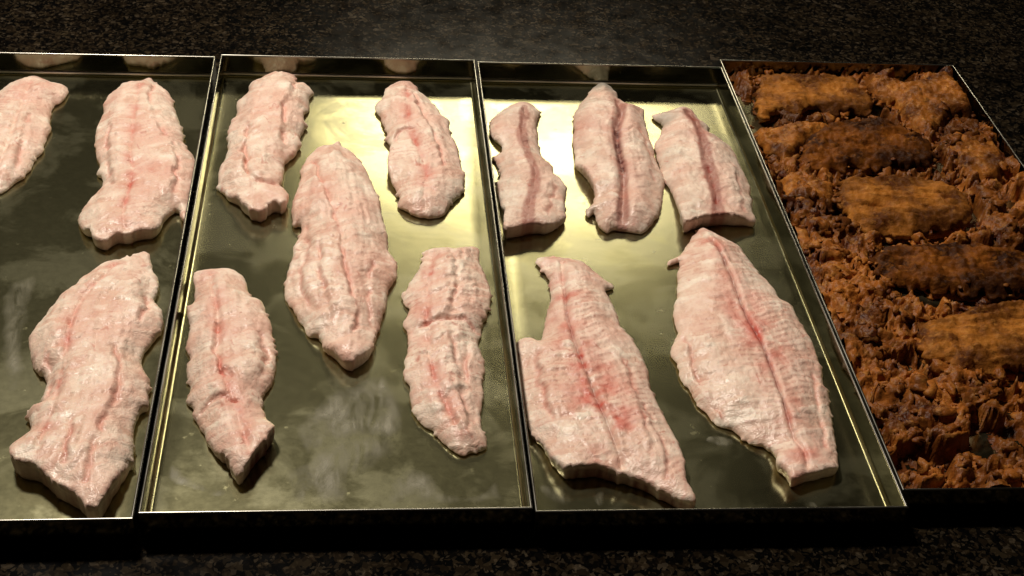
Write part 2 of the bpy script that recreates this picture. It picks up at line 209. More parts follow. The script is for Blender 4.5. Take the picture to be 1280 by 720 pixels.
# ---------------------------------------------------------------- materials
class NT:
    def __init__(self, name):
        self.m = bpy.data.materials.new(name); self.m.use_nodes = True
        self.t = self.m.node_tree; self.p = self.t.nodes['Principled BSDF']
    def n(self, kind, **kw):
        x = self.t.nodes.new(kind)
        for k, v in kw.items():
            if k in x.inputs: x.inputs[k].default_value = v
            else: setattr(x, k, v)
        return x
    def l(self, a, b): self.t.links.new(a, b)
    def coord(self):
        return self.n('ShaderNodeTexCoord').outputs['Object']
    def noise(self, scale, detail=4, rough=.55, vec=None, dist=0):
        x = self.n('ShaderNodeTexNoise'); x.inputs['Scale'].default_value = scale; x.inputs['Detail'].default_value = detail
        x.inputs['Roughness'].default_value = rough; x.inputs['Distortion'].default_value = dist
        if vec is not None: self.l(vec, x.inputs['Vector'])
        return x.outputs['Fac']
    def ramp(self, fac, stops, interp='LINEAR'):
        x = self.n('ShaderNodeValToRGB'); x.color_ramp.interpolation = interp; e = x.color_ramp.elements
        while len(e) < len(stops): e.new(.5)
        for i, (p, c) in enumerate(stops):
            e[i].position = p; e[i].color = (c, c, c, 1) if isinstance(c, (int, float)) else (*c, 1)
        self.l(fac, x.inputs[0]); return x.outputs[0]
    def mix(self, fac, a, b, mode='MIX'):
        x = self.n('ShaderNodeMix'); x.data_type = 'RGBA'; x.blend_type = mode
        for s, v in ((x.inputs[0], fac), (x.inputs[6], a), (x.inputs[7], b)):
            if isinstance(v, (int, float)): s.default_value = v if s.type == 'VALUE' else (v, v, v, 1)
            elif isinstance(v, tuple): s.default_value = (*v, 1)
            else: self.l(v, s)
        return x.outputs[2]
    def math(self, op, a, b=None):
        x = self.n('ShaderNodeMath'); x.operation = op
        for s, v in ((x.inputs[0], a), (x.inputs[1], b)):
            if v is None: continue
            if isinstance(v, (int, float)): s.default_value = v
            else: self.l(v, s)
        return x.outputs[0]
    def bump(self, h, strength, dist, normal=None):
        x = self.n('ShaderNodeBump'); x.inputs['Strength'].default_value = strength; x.inputs['Distance'].default_value = dist
        self.l(h, x.inputs['Height'])
        if normal is not None: self.l(normal, x.inputs['Normal'])
        return x.outputs[0]
    def set(self, **kw):
        for k, v in kw.items():
            s = self.p.inputs[k.replace('_', ' ')]
            if hasattr(v, 'node'): self.l(v, s)
            elif isinstance(v, tuple) and s.type == 'RGBA': s.default_value = (*v, 1)
            else: s.default_value = v
        return self.m

def mat_granite():
    a = NT('polished_granite'); co = a.coord()
    warp = a.n('ShaderNodeMapping'); a.l(co, warp.inputs[0])
    nz = a.n('ShaderNodeTexNoise'); nz.inputs['Scale'].default_value = 160; a.l(co, nz.inputs['Vector'])
    vadd = a.n('ShaderNodeVectorMath'); vadd.operation = 'MULTIPLY_ADD'; a.l(nz.outputs['Color'], vadd.inputs[0])
    vadd.inputs[1].default_value = (.006,) * 3; a.l(co, vadd.inputs[2])
    def vor(scale):
        v = a.n('ShaderNodeTexVoronoi'); v.inputs['Scale'].default_value = scale; a.l(vadd.outputs[0], v.inputs['Vector'])
        s = a.n('ShaderNodeSeparateColor'); a.l(v.outputs['Color'], s.inputs[0]); return s.outputs
    v1 = vor(330); v2 = vor(680)
    c1 = a.ramp(v1[0], [(0, (.004, .004, .004)), (.42, (.010, .008, .006)), (.6, (.045, .030, .016)), (.84, (.085, .060, .032)), (.96, (.15, .115, .075))], 'CONSTANT')
    c2 = a.ramp(v2[1], [(0, (.004, .004, .004)), (.55, (.014, .010, .007)), (.8, (.07, .05, .03)), (.93, (.16, .12, .075))], 'CONSTANT')
    c = a.mix(.45, c1, c2)
    big = a.ramp(a.noise(28, 3, .6, co), [(.3, .18), (.7, .44)])
    c = a.mix(1.0, c, big, 'MULTIPLY')
    ro = a.ramp(a.noise(60, 3, .6, co), [(.3, .13), (.7, .22)])
    return a.set(Base_Color=c, Roughness=ro, Specular_IOR_Level=.05)

def mat_steel():
    a = NT('stainless_steel'); co = a.coord()
    geo = a.n('ShaderNodeObjectInfo')
    loc = a.n('ShaderNodeVectorMath'); loc.operation = 'ADD'; a.l(co, loc.inputs[0])
    rnd = a.n('ShaderNodeVectorMath'); rnd.operation = 'SCALE'; a.l(geo.outputs['Location'], rnd.inputs[0]); rnd.inputs['Scale'].default_value = 3.1
    a.l(rnd.outputs[0], loc.inputs[1]); v = loc.outputs[0]
    smear = a.noise(20, 5, .6, v, .5)
    film = a.ramp(smear, [(.47, 0.), (.56, 1.)])
    fine = a.noise(260, 3, .6, v)
    spots = a.ramp(a.noise(95, 4, .65, v), [(.66, 0.), (.74, 1.)])
    ro = a.math('ADD', a.math('MULTIPLY', film, .05), .17)
    ro = a.math('ADD', ro, a.math('MULTIPLY', spots, .10))
    ro = a.math('ADD', ro, a.math('MULTIPLY', fine, .05))
    col = a.mix(film, (.40, .38, .215), (.36, .345, .21))
    h = a.math('ADD', a.math('MULTIPLY', a.noise(9, 2, .5, v), 1.), a.math('MULTIPLY', a.noise(55, 3, .5, v), .10))
    return a.set(Base_Color=col, Metallic=a.math('SUBTRACT', 1., a.math('MULTIPLY', film, .035)), Roughness=ro, Normal=a.bump(h, .13, .004))

def mat_wall():
    a = NT('smooth_steel_wall'); co = a.coord()
    ro = a.ramp(a.noise(40, 4, .6, co, .8), [(.35, .07), (.7, .15)])
    return a.set(Base_Color=(.19, .18, .125), Metallic=1., Roughness=ro, Normal=a.bump(a.noise(14, 2, .5, co), .15, .003))

def mat_rim():
    a = NT('bare_steel_edge'); co = a.coord()
    ro = a.ramp(a.noise(25, 2, .5, co), [(.3, .20), (.7, .34)])
    return a.set(Base_Color=(.38, .365, .32), Metallic=1., Roughness=ro)

def mat_flesh():
    a = NT('raw_fish_flesh'); co = a.coord()
    at = a.n('ShaderNodeAttribute'); at.attribute_name = 'tint'; s = a.n('ShaderNodeSeparateColor'); a.l(at.outputs['Color'], s.inputs[0])
    at2 = a.n('ShaderNodeAttribute'); at2.attribute_name = 'fibre'
    at3 = a.n('ShaderNodeAttribute'); at3.attribute_name = 'pale'
    n1 = a.noise(70, 4, .55, co); n2 = a.noise(300, 3, .55, co); n3 = a.noise(30, 3, .5, co)
    base = a.mix(at3.outputs['Fac'], (.74, .49, .38), (.94, .81, .68))
    base = a.mix(a.ramp(n3, [(.42, 0.), (.72, .6)]), base, (.80, .47, .38))
    base = a.mix(a.math('MULTIPLY', a.ramp(n2, [(.55, 0.), (.75, 1.)]), .2), base, (.62, .36, .29))
    base = a.mix(a.math('MULTIPLY', at2.outputs['Fac'], .8), base, (.58, .26, .20))
    base = a.mix(s.outputs[2], base, (.40, .36, .30))
    base = a.mix(s.outputs[0], base, (.60, .12, .085))
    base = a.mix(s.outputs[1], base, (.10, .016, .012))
    veins = a.ramp(a.noise(90, 2, .5, co, 1.5), [(.68, 0.), (.74, .45)])
    base = a.mix(veins, base, (.5, .12, .08))
    h = a.math('ADD', a.math('MULTIPLY', n2, .6), a.math('MULTIPLY', a.noise(130, 3, .6, co, .8), 1.2))
    ro = a.ramp(n1, [(.3, .30), (.7, .50)])
    m = a.set(Base_Color=base, Roughness=ro, Specular_IOR_Level=.48, Subsurface_Weight=.06, Subsurface_Scale=.003,
              Normal=a.bump(h, .6, .0016))
    a.p.inputs['Subsurface Radius'].default_value = (1., .45, .3)
    return m

def mat_brown(name, c0, c1, c2, gloss=.5, scale=1., grain=.22, spec=.08):
    a = NT(name); co = a.coord()
    n1 = a.noise(60 * scale, 5, .65, co); n2 = a.noise(240 * scale, 4, .6, co)
    c = a.mix(a.ramp(n1, [(.44, 0.), (.60, 1.)]), c0, c1)
    c = a.mix(a.ramp(n2, [(.5, 0.), (.72, .8)]), c, c2)
    mp = a.n('ShaderNodeMapping'); a.l(co, mp.inputs[0]); mp.inputs['Scale'].default_value = (grain, 1, 1)
    c = a.mix(a.ramp(a.noise(230, 4, .65, mp.outputs[0], 1.2), [(.52, 0.), (.70, .6)]), c, tuple(v * .4 for v in c1))
    c = a.mix(a.ramp(a.noise(22 * scale, 3, .6, co), [(.42, 0.), (.62, .75)]), c, tuple(v * .45 for v in c1))
    h = a.math('ADD', n2, a.math('MULTIPLY', a.noise(700, 3, .6, co), .4))
    return a.set(Base_Color=c, Roughness=gloss, Specular_IOR_Level=spec, Normal=a.bump(h, .7, .0015))

def mat_film():
    a = NT('drying_fish_liquid'); co = a.coord()
    at = a.n('ShaderNodeAttribute'); at.attribute_name = 'film'
    mp = a.n('ShaderNodeMapping'); a.l(co, mp.inputs[0]); mp.inputs['Scale'].default_value = (1, .35, 1)
    n = a.math('MULTIPLY', a.ramp(a.noise(85, 5, .62, mp.outputs[0], 1.), [(.34, 0.), (.66, 1.)]), a.ramp(a.noise(30, 3, .5, co), [(.3, .35), (.6, 1.)]))
    al = a.math('MULTIPLY', a.math('MULTIPLY', n, at.outputs['Fac']), .85)
    return a.set(Base_Color=(.34, .32, .24), Roughness=.36, Alpha=al)

M = dict(granite=mat_granite(), steel=mat_steel(), rim=mat_rim(), fold_glint=NT('fold_highlight').set(Base_Color=(.8, .78, .74), Metallic=1., Roughness=.42), wall=mat_wall(), flesh=mat_flesh(), film=mat_film(),  # bead metal is pale to put the wall-foot highlight into its colour
         slab=mat_brown('roasted_crust', (.36, .130, .020), (.10, .028, .005), (.52, .22, .045)),
         dark=mat_brown('charred_crust', (.17, .050, .006), (.03, .008, .002), (.32, .11, .014)),
         clump=mat_brown('orange_shreds', (.33, .11, .016), (.08, .018, .003), (.58, .25, .055), .42, 1., .6, .16),
         crumb=mat_brown('orange_crumbs', (.33, .105, .016), (.07, .014, .003), (.58, .25, .055), .40, .8, .8, .18))

# ---------------------------------------------------------------- counter
bm = bmesh.new()
bmesh.ops.create_cube(bm, size=1)
bmesh.ops.scale(bm, vec=(3.2, 2.6, .03), verts=bm.verts)
bmesh.ops.bevel(bm, geom=bm.edges[:], offset=.003, segments=2, affect='EDGES')
me = bpy.data.meshes.new('counter'); bm.to_mesh(me); bm.free(); me.materials.append(M['granite'])
counter = bpy.data.objects.new('counter', me); COL.objects.link(counter); counter.location = (.1, .35, -.015)
tag(counter, 'dark speckled polished granite counter under the steel trays', 'counter', kind='structure')

# ---------------------------------------------------------------- trays
T = .001          # sheet thickness
def make_tray(idx, label):
    x, y, r = TRAYS[idx]
    root = empty('steel_tray', (x, y, 0), r)
    tag(root, label, 'tray', 'steel trays set side by side on the counter')
    hw, hl = TRAY_W / 2, TRAY_L / 2; R = .0022; z0 = .0006
    loops = []
    def loop(off, z): loops.append([(-hw + off, -hl + off, z), (hw - off, -hl + off, z), (hw - off, hl - off, z), (-hw + off, hl - off, z)])
    loop(.014, z0 + T)
    for k in range(7):                      # inside of the folded edge
        a = k / 6 * math.pi / 2
        loop(T + R - R * math.sin(a), z0 + T + R - R * math.cos(a))
    loop(0, z0 + T + R)
    for k in range(5):                      # outside of the fold
        a = (1 - k / 4) * math.pi / 2
        loop((R + T) - (R + T) * math.sin(a), z0 + T + R - (R + T) * math.cos(a))
    V = [p for lp in loops for p in lp]; Fc = [(0, 1, 2, 3)]
    for k in range(len(loops) - 1):
        for j in range(4):
            Fc.append((4 * k + j, 4 * (k + 1) + j, 4 * (k + 1) + (j + 1) % 4, 4 * k + (j + 1) % 4))
    e = 4 * (len(loops) - 1); Fc.append((e + 3, e + 2, e + 1, e))
    mesh_obj('base', V, Fc, M['steel'], root, sharp=38)
    zb, zt = z0 + T + R, TRAY_H - .0012
    for nm, ln, ang, px, py in (('front_wall', hw, 0, 0, -hl), ('side_wall', hl, math.pi / 2, hw, 0), ('rear_wall', hw, math.pi, 0, hl), ('side_wall', hl, -math.pi / 2, -hw, 0)):
        # local: outer face y=0, inner y=T, mitred ends
        pr = [(0, zb), (T, zb), (T, zt), (0, zt)]
        V = [(sx * (ln - yy) * .9999, yy, zz) for sx in (-1, 1) for yy, zz in pr]
        Fc = [(0, 1, 2, 3), (7, 6, 5, 4)] + [(j, j + 4, (j + 1) % 4 + 4, (j + 1) % 4) for j in range(4)]
        w = mesh_obj(nm, V, Fc, M['wall'], root, smooth=False, loc=(px, py, 0)); w.rotation_euler = (0, 0, ang)
        # hemmed top edge: slightly thicker round bead
        seg = 12; ra = .00075; V = []; Fc = []
        for sx in (-1, 1):
            for k in range(seg):
                a = 2 * math.pi * k / seg; yy = T / 2 + ra * math.cos(a)
                V.append((sx * (ln - yy), yy, zt + .0006 + ra * .9 * math.sin(a)))
        Fc = [(k, (k + 1) % seg, (k + 1) % seg + seg, k + seg) for k in range(seg)] + [tuple(range(seg))[::-1], tuple(range(seg, 2 * seg))]
        mesh_obj('rim', V, Fc, M['rim'], w, sharp=60)
        if nm != 'rear_wall': continue
        # added pale bead along the foot of the rear wall, imitating the fold's highlight
        rb = .0015; V = []; N = 8
        for sx in (-1, 1):
            for k in range(N + 1):
                a = math.pi / 2 * k / N; yy = T + rb * math.cos(a) * 1.2
                V.append((sx * (ln - yy), yy, z0 + T + R + .0002 + rb * math.sin(a)))
            V.append((sx * (ln - T * .99), T * .99, z0 + T + R - .0004))
        m_ = N + 2
        Fc = [(k, (k + 1) % m_, (k + 1) % m_ + m_, k + m_) for k in range(m_)] + [tuple(range(m_))[::-1], tuple(range(m_, 2 * m_))]
        mesh_obj('seam', V, Fc, M['fold_glint'], w, sharp=60)
    return root
FLOOR = .0006 + T
make_tray(1, 'steel tray holding only three raw pale fillets')
make_tray(2, 'steel tray of five plain pale fillets between two other fillet trays')
make_tray(3, 'steel tray with two wide and three narrow red-streaked fillets, beside the brown pieces')
make_tray(4, 'steel tray heaped with roasted brown pieces and orange crumbs')

def to_tray(P, idx, margin):
    """keep points inside the walls of a tray"""
    x, y, r = TRAYS[idx]; c, s = math.cos(r), math.sin(r)
    q = P - np.array([x, y]) * 1000
    l = np.stack([q[:, 0] * c + q[:, 1] * s, -q[:, 0] * s + q[:, 1] * c], 1)
    l[:, 0] = np.clip(l[:, 0], -TRAY_W * 500 + margin, TRAY_W * 500 - margin)
    l[:, 1] = np.clip(l[:, 1], -TRAY_L * 500 + margin, TRAY_L * 500 - margin)
    return np.stack([l[:, 0] * c - l[:, 1] * s, l[:, 0] * s + l[:, 1] * c], 1) + np.array([x, y]) * 1000

# ---------------------------------------------------------------- raw fillets (millimetres in here)
def smooth(a, b, x):
    t = np.clip((x - a) / (b - a), 0, 1); return t * t * (3 - 2 * t)

def make_fillet(key, tray, label, H=14, lip=3.6, edge=13, groove=(1.6, 2.2), cut=(), red=.35, redw=9, dark=0., darkr=(.18, .32, .6, .78), darkw=.6, band=0., bandw=4.,
                chev=.25, fib=.6, rough=1., grey=(), blot=(), cd=2.2, cw=1.3, ragged=1.0, taper=(1, 1), step=1.0, flake=.35, gbase=0., cutdark=.3):
    H *= .86; lip *= .5
    D = PIECES[key]; seed = sum(map(ord, key)) * 7
    O = np.array(D['o']); C0 = np.round(O.mean(0), 1)
    L = resample(catmull(O, 6), 1.25)
    nn = normals2(L)
    Ls_ = L.copy()
    for _ in range(14): Ls_ = (np.roll(Ls_, 1, 0) + 2 * Ls_ + np.roll(Ls_, -1, 0)) / 4
    Ls_ = to_tray(Ls_, tray, 2.6)[::2]
    L = L + nn * ((fbm(L[:, 0] / 6, L[:, 1] / 6, seed, 3) * .8 + vnoise(L[:, 0] / 1.7, L[:, 1] / 1.7, seed + 5) * .35 + 5 * np.maximum(0, vnoise(L[:, 0] / 3, L[:, 1] / 3, seed + 6) - .62)) * ragged)[:, None]
    L = to_tray(L, tray, 2.6)
    L = resample(L, .95)
    spine = catmull(np.array(D['s']), 6, False)
    P, Fc = triangulate(L, 1.2, seed, [(spine, (-1.2, -.6, 0, .6, 1.2))])
    n = len(L)
    d, _, _ = seg_dist(P, L, True)
    ds, _, _ = seg_dist(P, Ls_, True); ds = np.where(inside(P, Ls_), ds, 0)
    c, s, side = seg_dist(P, spine); Ls = s.max()
    x, y = P[:, 0], P[:, 1]
    u = s / Ls
    thick = H * (taper[0] * (1 - u) + taper[1] * u)
    thick = thick * np.where(u < .12, .78 + .22 * u / .12, 1.)
    lipz = lip * np.maximum(.25, 1 + 1.1 * fbm(x / 12, y / 12, seed + 9, 3))
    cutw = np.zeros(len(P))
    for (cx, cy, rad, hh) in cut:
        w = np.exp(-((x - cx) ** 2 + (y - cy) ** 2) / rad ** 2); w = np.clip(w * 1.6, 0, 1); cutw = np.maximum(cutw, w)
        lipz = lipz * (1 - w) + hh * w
    dm = np.percentile(ds, 98); R = min(edge * 1.15, dm * .9)
    t = np.clip(ds / R, 0, 1); t2 = np.clip(d / 2.6, 0, 1)
    prof = .16 * (1 - (1 - t2) ** 2) ** .6 + .70 * (1 - (1 - t) ** 1.5) + .14 * np.clip(ds / dm, 0, 1)
    z = lipz + np.maximum(thick - lipz, .8) * prof
    inw = smooth(0, 5, d); ine = smooth(2.5, 12, ds)
    g, gw = groove
    wob = 1 + .6 * vnoise(s / 9, s * 0 + .5, seed + 21)
    z -= g * wob * np.exp(-(c / gw) ** 2) * smooth(0, 6, d)
    z += g * .12 * np.exp(-((c - gw * 2.6) / (gw * 1.6)) ** 2) * inw
    cr = np.zeros(len(P))
    for k, q in enumerate(D['c']):
        cc, ss, sd = seg_dist(P + np.stack([fbm(x / 8, y / 8, seed + 31, 2), fbm(x / 8, y / 8, seed + 37, 2)], 1) * 2.2, catmull(np.array(q), 5, False))
        ex = np.exp(-(cc / cw) ** 2); ex = ex * smooth(-.9, .1, vnoise(ss / 11, ss * 0 + k, seed + 47)); z -= cd * ex * inw
        z += step * (1 if k % 2 else -1) * np.tanh(sd * cc / 1.3) * np.exp(-cc / 11) * smooth(0, 10, ss) * smooth(0, 10, ss.max() - ss) * inw
        cr = np.maximum(cr, ex * inw)
    # muscle segments: fine chevron valleys running off the centre line
    wx = s + .30 * c * (1 + .5 * side) + 2.6 * fbm(x / 14, y / 14, seed + 41, 3)
    fr_ = (wx / 4.4) % 1
    val = np.maximum(smooth(.70, .97, fr_) * (1 - smooth(.97, 1., fr_)), 0)
    msk = .08 + .92 * smooth(-.15, .35, fbm(x / 18, y / 18, seed + 43, 2))
    val = val * msk
    z += chev * (fr_ - .5) * .8 * msk * ine * smooth(1, 5, c) - chev * .5 * val * ine
    fk = hash2(np.floor(wx / 4.4), np.floor((c * side + 4 * fbm(x / 9, y / 9, seed + 45, 2)) / 9), seed)
    z += flake * fk * ine
    # long fibres and soft lumps
    z += 1.7 * fib * (.3 - np.abs(fbm(s / 30, c * side / 5.0, seed + 51, 3, .55))) * ine
    z += rough * (1.1 * fbm(x / 30, y / 30, seed + 61, 2) + .62 * fbm(x / 7, y / 7, seed + 63, 4, .6) + .22 * fbm(x / 2.6, y / 2.6, seed + 65, 2)) * smooth(0, 3, d)
    z = np.maximum(z, 1.6)
    # colour attributes
    nz = .5 + .5 * fbm(x / 10, y / 10, seed + 71, 3)
    nf = .5 + .5 * vnoise(x / 2.5, y / 2.5, seed + 73)
    brk = smooth(-.25, .35, fbm(s / 13, s * 0 + 3.3, seed + 75, 3))
    prof_s = brk * smooth(0., .12, u) * (1 - smooth(.82, 1., u))
    rd = red * np.exp(-(c / redw) ** 2) * smooth(.25, .8, nz) * 1.3 + red * 1.1 * np.exp(-(c / 1.6) ** 2) * prof_s * (.4 + .6 * nf)
    rd += cr * .16
    gy = gbase * smooth(.2, .8, nz)
    pk = np.clip(.5 + .35 * fk + .6 * fbm(x / 12, y / 12, seed + 79, 3), 0, 1)
    for (bx, by, rx, a) in blot: rd += a * np.exp(-((x - bx) ** 2 + (y - by) ** 2) / rx ** 2) * smooth(.15, .75, nz) * (.6 + .4 * nf)
    for (bx, by, rx, a) in grey: gy += a * np.exp(-((x - bx) ** 2 + (y - by) ** 2) / rx ** 2) * smooth(.1, .7, nz)
    dk = dark * np.exp(-(c / (gw * darkw)) ** 4) * smooth(darkr[0], darkr[1], u) * (1 - smooth(darkr[2], darkr[3], u)) * (.45 + .55 * nf)
    if band:
        bw = bandw * (1 + .35 * vnoise(s / 14, s * 0, seed + 77))
        b = band * (1 - smooth(bw * .7, bw * 1.15, c)) * (.75 + .25 * nz)
        dk = np.maximum(dk, b * .6); rd = np.maximum(rd, b * .6)
    fibre = np.clip(val * smooth(1, 4, c) * .8 * min(1, chev * 3) + cr * .5 + .6 * smooth(.12, .0, np.abs(fbm(s / 30, c * side / 5.0, seed + 51, 3, .55))) * fib * .6, 0, 1)
    # underside: three rings that tuck in to the tray
    V = [(*(P[i] - C0) / 1000, z[i] / 1000) for i in range(len(P))]
    zl = z[:n]; nn = normals2(L); base = len(P); Fq = list(Fc)
    ring = list(range(n)); cols = [rd, dk, gy, fibre, pk]; extra = [[], [], [], [], []]
    a = np.sum(L[:, 0] * np.roll(L[:, 1], -1) - np.roll(L[:, 0], -1) * L[:, 1])
    for off, fr in ((.0, .65), (-.4, .35), (-1.1, .12), (-2.2, 0.)):
        Q = L + nn * off
        new = list(range(len(V), len(V) + n))
        for i in range(n): V.append((*(Q[i] - C0) / 1000, zl[i] * fr / 1000))
        for i in range(n):
            j = (i + 1) % n
            Fq.append((ring[i], new[i], new[j], ring[j]) if a > 0 else (ring[j], new[j], new[i], ring[i]))
        ring = new
        for q_, (e_, cc_) in enumerate(zip(extra, cols)):
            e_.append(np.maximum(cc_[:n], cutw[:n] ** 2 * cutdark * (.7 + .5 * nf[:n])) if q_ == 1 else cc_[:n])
    Fq.append(tuple(ring[::-1]) if a > 0 else tuple(ring))
    o = mesh_obj('fish_fillet', V, Fq, M['flesh'], loc=(C0[0] / 1000, C0[1] / 1000, FLOOR + .0001))
    me = o.data
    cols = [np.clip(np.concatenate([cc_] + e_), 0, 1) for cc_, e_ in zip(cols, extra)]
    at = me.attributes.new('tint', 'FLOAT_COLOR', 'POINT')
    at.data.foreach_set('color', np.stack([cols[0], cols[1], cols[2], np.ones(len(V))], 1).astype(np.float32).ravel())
    fa = me.attributes.new('fibre', 'FLOAT', 'POINT'); fa.data.foreach_set('value', cols[3].astype(np.float32))
    pa = me.attributes.new('pale', 'FLOAT', 'POINT'); pa.data.foreach_set('value', cols[4].astype(np.float32))
    tag(o, label, 'fish fillet', 'raw fish fillets on the trays')
    return o

def at_o(key, i):               # an outline point, for naming cut ends
    return tuple(PIECES[key]['o'][i])
def mid(key, i, j):
    a, b = PIECES[key]['o'][i], PIECES[key]['o'][j]; return ((a[0] + b[0]) / 2, (a[1] + b[1]) / 2)
def cutend(key, i, j, rad, h): return (*mid(key, i, j), rad, h)
def sp(key, i, rad, a): return (*PIECES[key]['s'][i], rad, a)

make_fillet('F1', 1, 'pale raw fillet with browned rim against the outer side of the three-fillet tray', H=13, red=.05, fib=1.0,
            blot=[(-222, 205, 14, .45), (-232, 180, 16, .3)])
make_fillet('F2', 1, 'broad raw fillet with thin crooked red vein, behind another in the three-fillet tray', H=16, lip=6, groove=(.8, 1.6), red=.42, redw=5,
            cut=[cutend('F2', 24, 28, 26, 10)], blot=[sp('F2', 4, 16, .3), (-120, 80, 14, .25)])
make_fillet('F3', 1, 'long thick raw fillet with blunt cut end, in front in the three-fillet tray', H=20, lip=7, groove=(1.2, 1.8), red=.40, redw=5, fib=1.1,
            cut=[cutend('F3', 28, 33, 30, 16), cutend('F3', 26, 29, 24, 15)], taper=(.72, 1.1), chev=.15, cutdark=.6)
make_fillet('F4', 2, 'blocky raw fillet with a folded flap along one side', H=18, lip=7, groove=(.15, 1.6), red=.05, cd=3.4, cw=1.6, fib=.8,
            cut=[cutend('F4', 22, 26, 22, 11)], taper=(1, .9), chev=.12)
make_fillet('F5', 2, 'large plump diamond-shaped raw fillet in the middle of its tray', H=19, lip=5, edge=20, groove=(.15, 2.0), red=.04, cd=2.0, fib=1.0,
            cut=[cutend('F5', 22, 23, 18, 10)], blot=[(-25, 60, 18, .3), (5, 15, 14, .25)], chev=.2)
make_fillet('F6', 2, 'short oval raw fillet with faint red streaks in the middle tray corner', H=14, lip=5, groove=(1.1, 2.4), red=.42, redw=6,
            cut=[cutend('F6', 25, 28, 20, 9)], blot=[(85, 125, 12, .35), (66, 140, 10, .3)], fib=.9)
make_fillet('F7', 2, 'bent raw fillet narrowing to a square cut end', H=15, lip=5, groove=(1.5, 2.2), red=.32, redw=7,
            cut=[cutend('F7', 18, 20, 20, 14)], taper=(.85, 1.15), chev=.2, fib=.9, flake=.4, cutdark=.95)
make_fillet('F8', 2, 'creamy raw fillet pinched at its waist with brownish centre streak', H=13, lip=3.5, groove=(1.6, 2.6), red=.36, redw=8, cd=2.0, chev=.35, fib=1.2, rough=1.2, flake=.8, step=1.5)
make_fillet('F9', 3, 'narrow wavy raw fillet with brown centre stripe, smallest in its tray', H=13, lip=5, groove=(.6, 2), red=.16, gbase=.3, band=.8, bandw=3.6, cd=.8, step=.5,
            cut=[cutend('F9', 17, 19, 26, 11)], chev=.12)
make_fillet('F10', 3, 'grey-tipped raw fillet with deep dark red slit down its middle', H=15, lip=5, groove=(4.0, 3.2), red=.34, gbase=.3, redw=10, dark=1.25, darkw=.85, darkr=(.1, .3, .58, .72), band=.8, bandw=3.8, cd=.8, step=.5,
            cut=[cutend('F10', 28, 30, 18, 10)], grey=[(*at_o('F10', 0), 22, .95), (158, 130, 8, .4)], blot=[(168, 150, 16, .35)], chev=.25)
make_fillet('F11', 3, 'squared raw fillet with grey smudges and wide red-brown centre band', H=15, lip=5, groove=(1.2, 2.8), red=.45, gbase=.3, redw=7, dark=.7, darkr=(.4, .55, .85, .97), darkw=.8, band=.95, bandw=4.0, cd=.8, step=.5,
            cut=[cutend('F11', 17, 20, 26, 12)], grey=[(*at_o('F11', 30), 10, .6), (210, 118, 7, .8), (218, 100, 8, .8), (204, 132, 7, .7), (*at_o('F11', 0), 8, .6)], chev=.15)
make_fillet('F12', 3, 'wide raw fillet with blood-stained flank and torn hooked tail end', H=16, lip=3.5, edge=16, groove=(1.9, 1.5), red=.50, redw=14,
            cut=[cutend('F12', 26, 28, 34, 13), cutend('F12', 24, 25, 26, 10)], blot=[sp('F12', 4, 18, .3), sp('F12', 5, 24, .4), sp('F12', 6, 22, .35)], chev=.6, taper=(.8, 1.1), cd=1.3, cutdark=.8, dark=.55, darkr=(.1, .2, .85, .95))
make_fillet('F13', 3, 'largest leaf-shaped raw fillet with straight thin red seam', H=15, lip=2.8, edge=20, groove=(1.9, 1.3), red=.42, redw=12,
            cut=[cutend('F13', 21, 23, 22, 9)], blot=[sp('F13', 4, 20, .5), sp('F13', 3, 16, .3)], chev=.6, cd=1.4, fib=.5, dark=.75, darkr=(.0, .1, .75, .9))

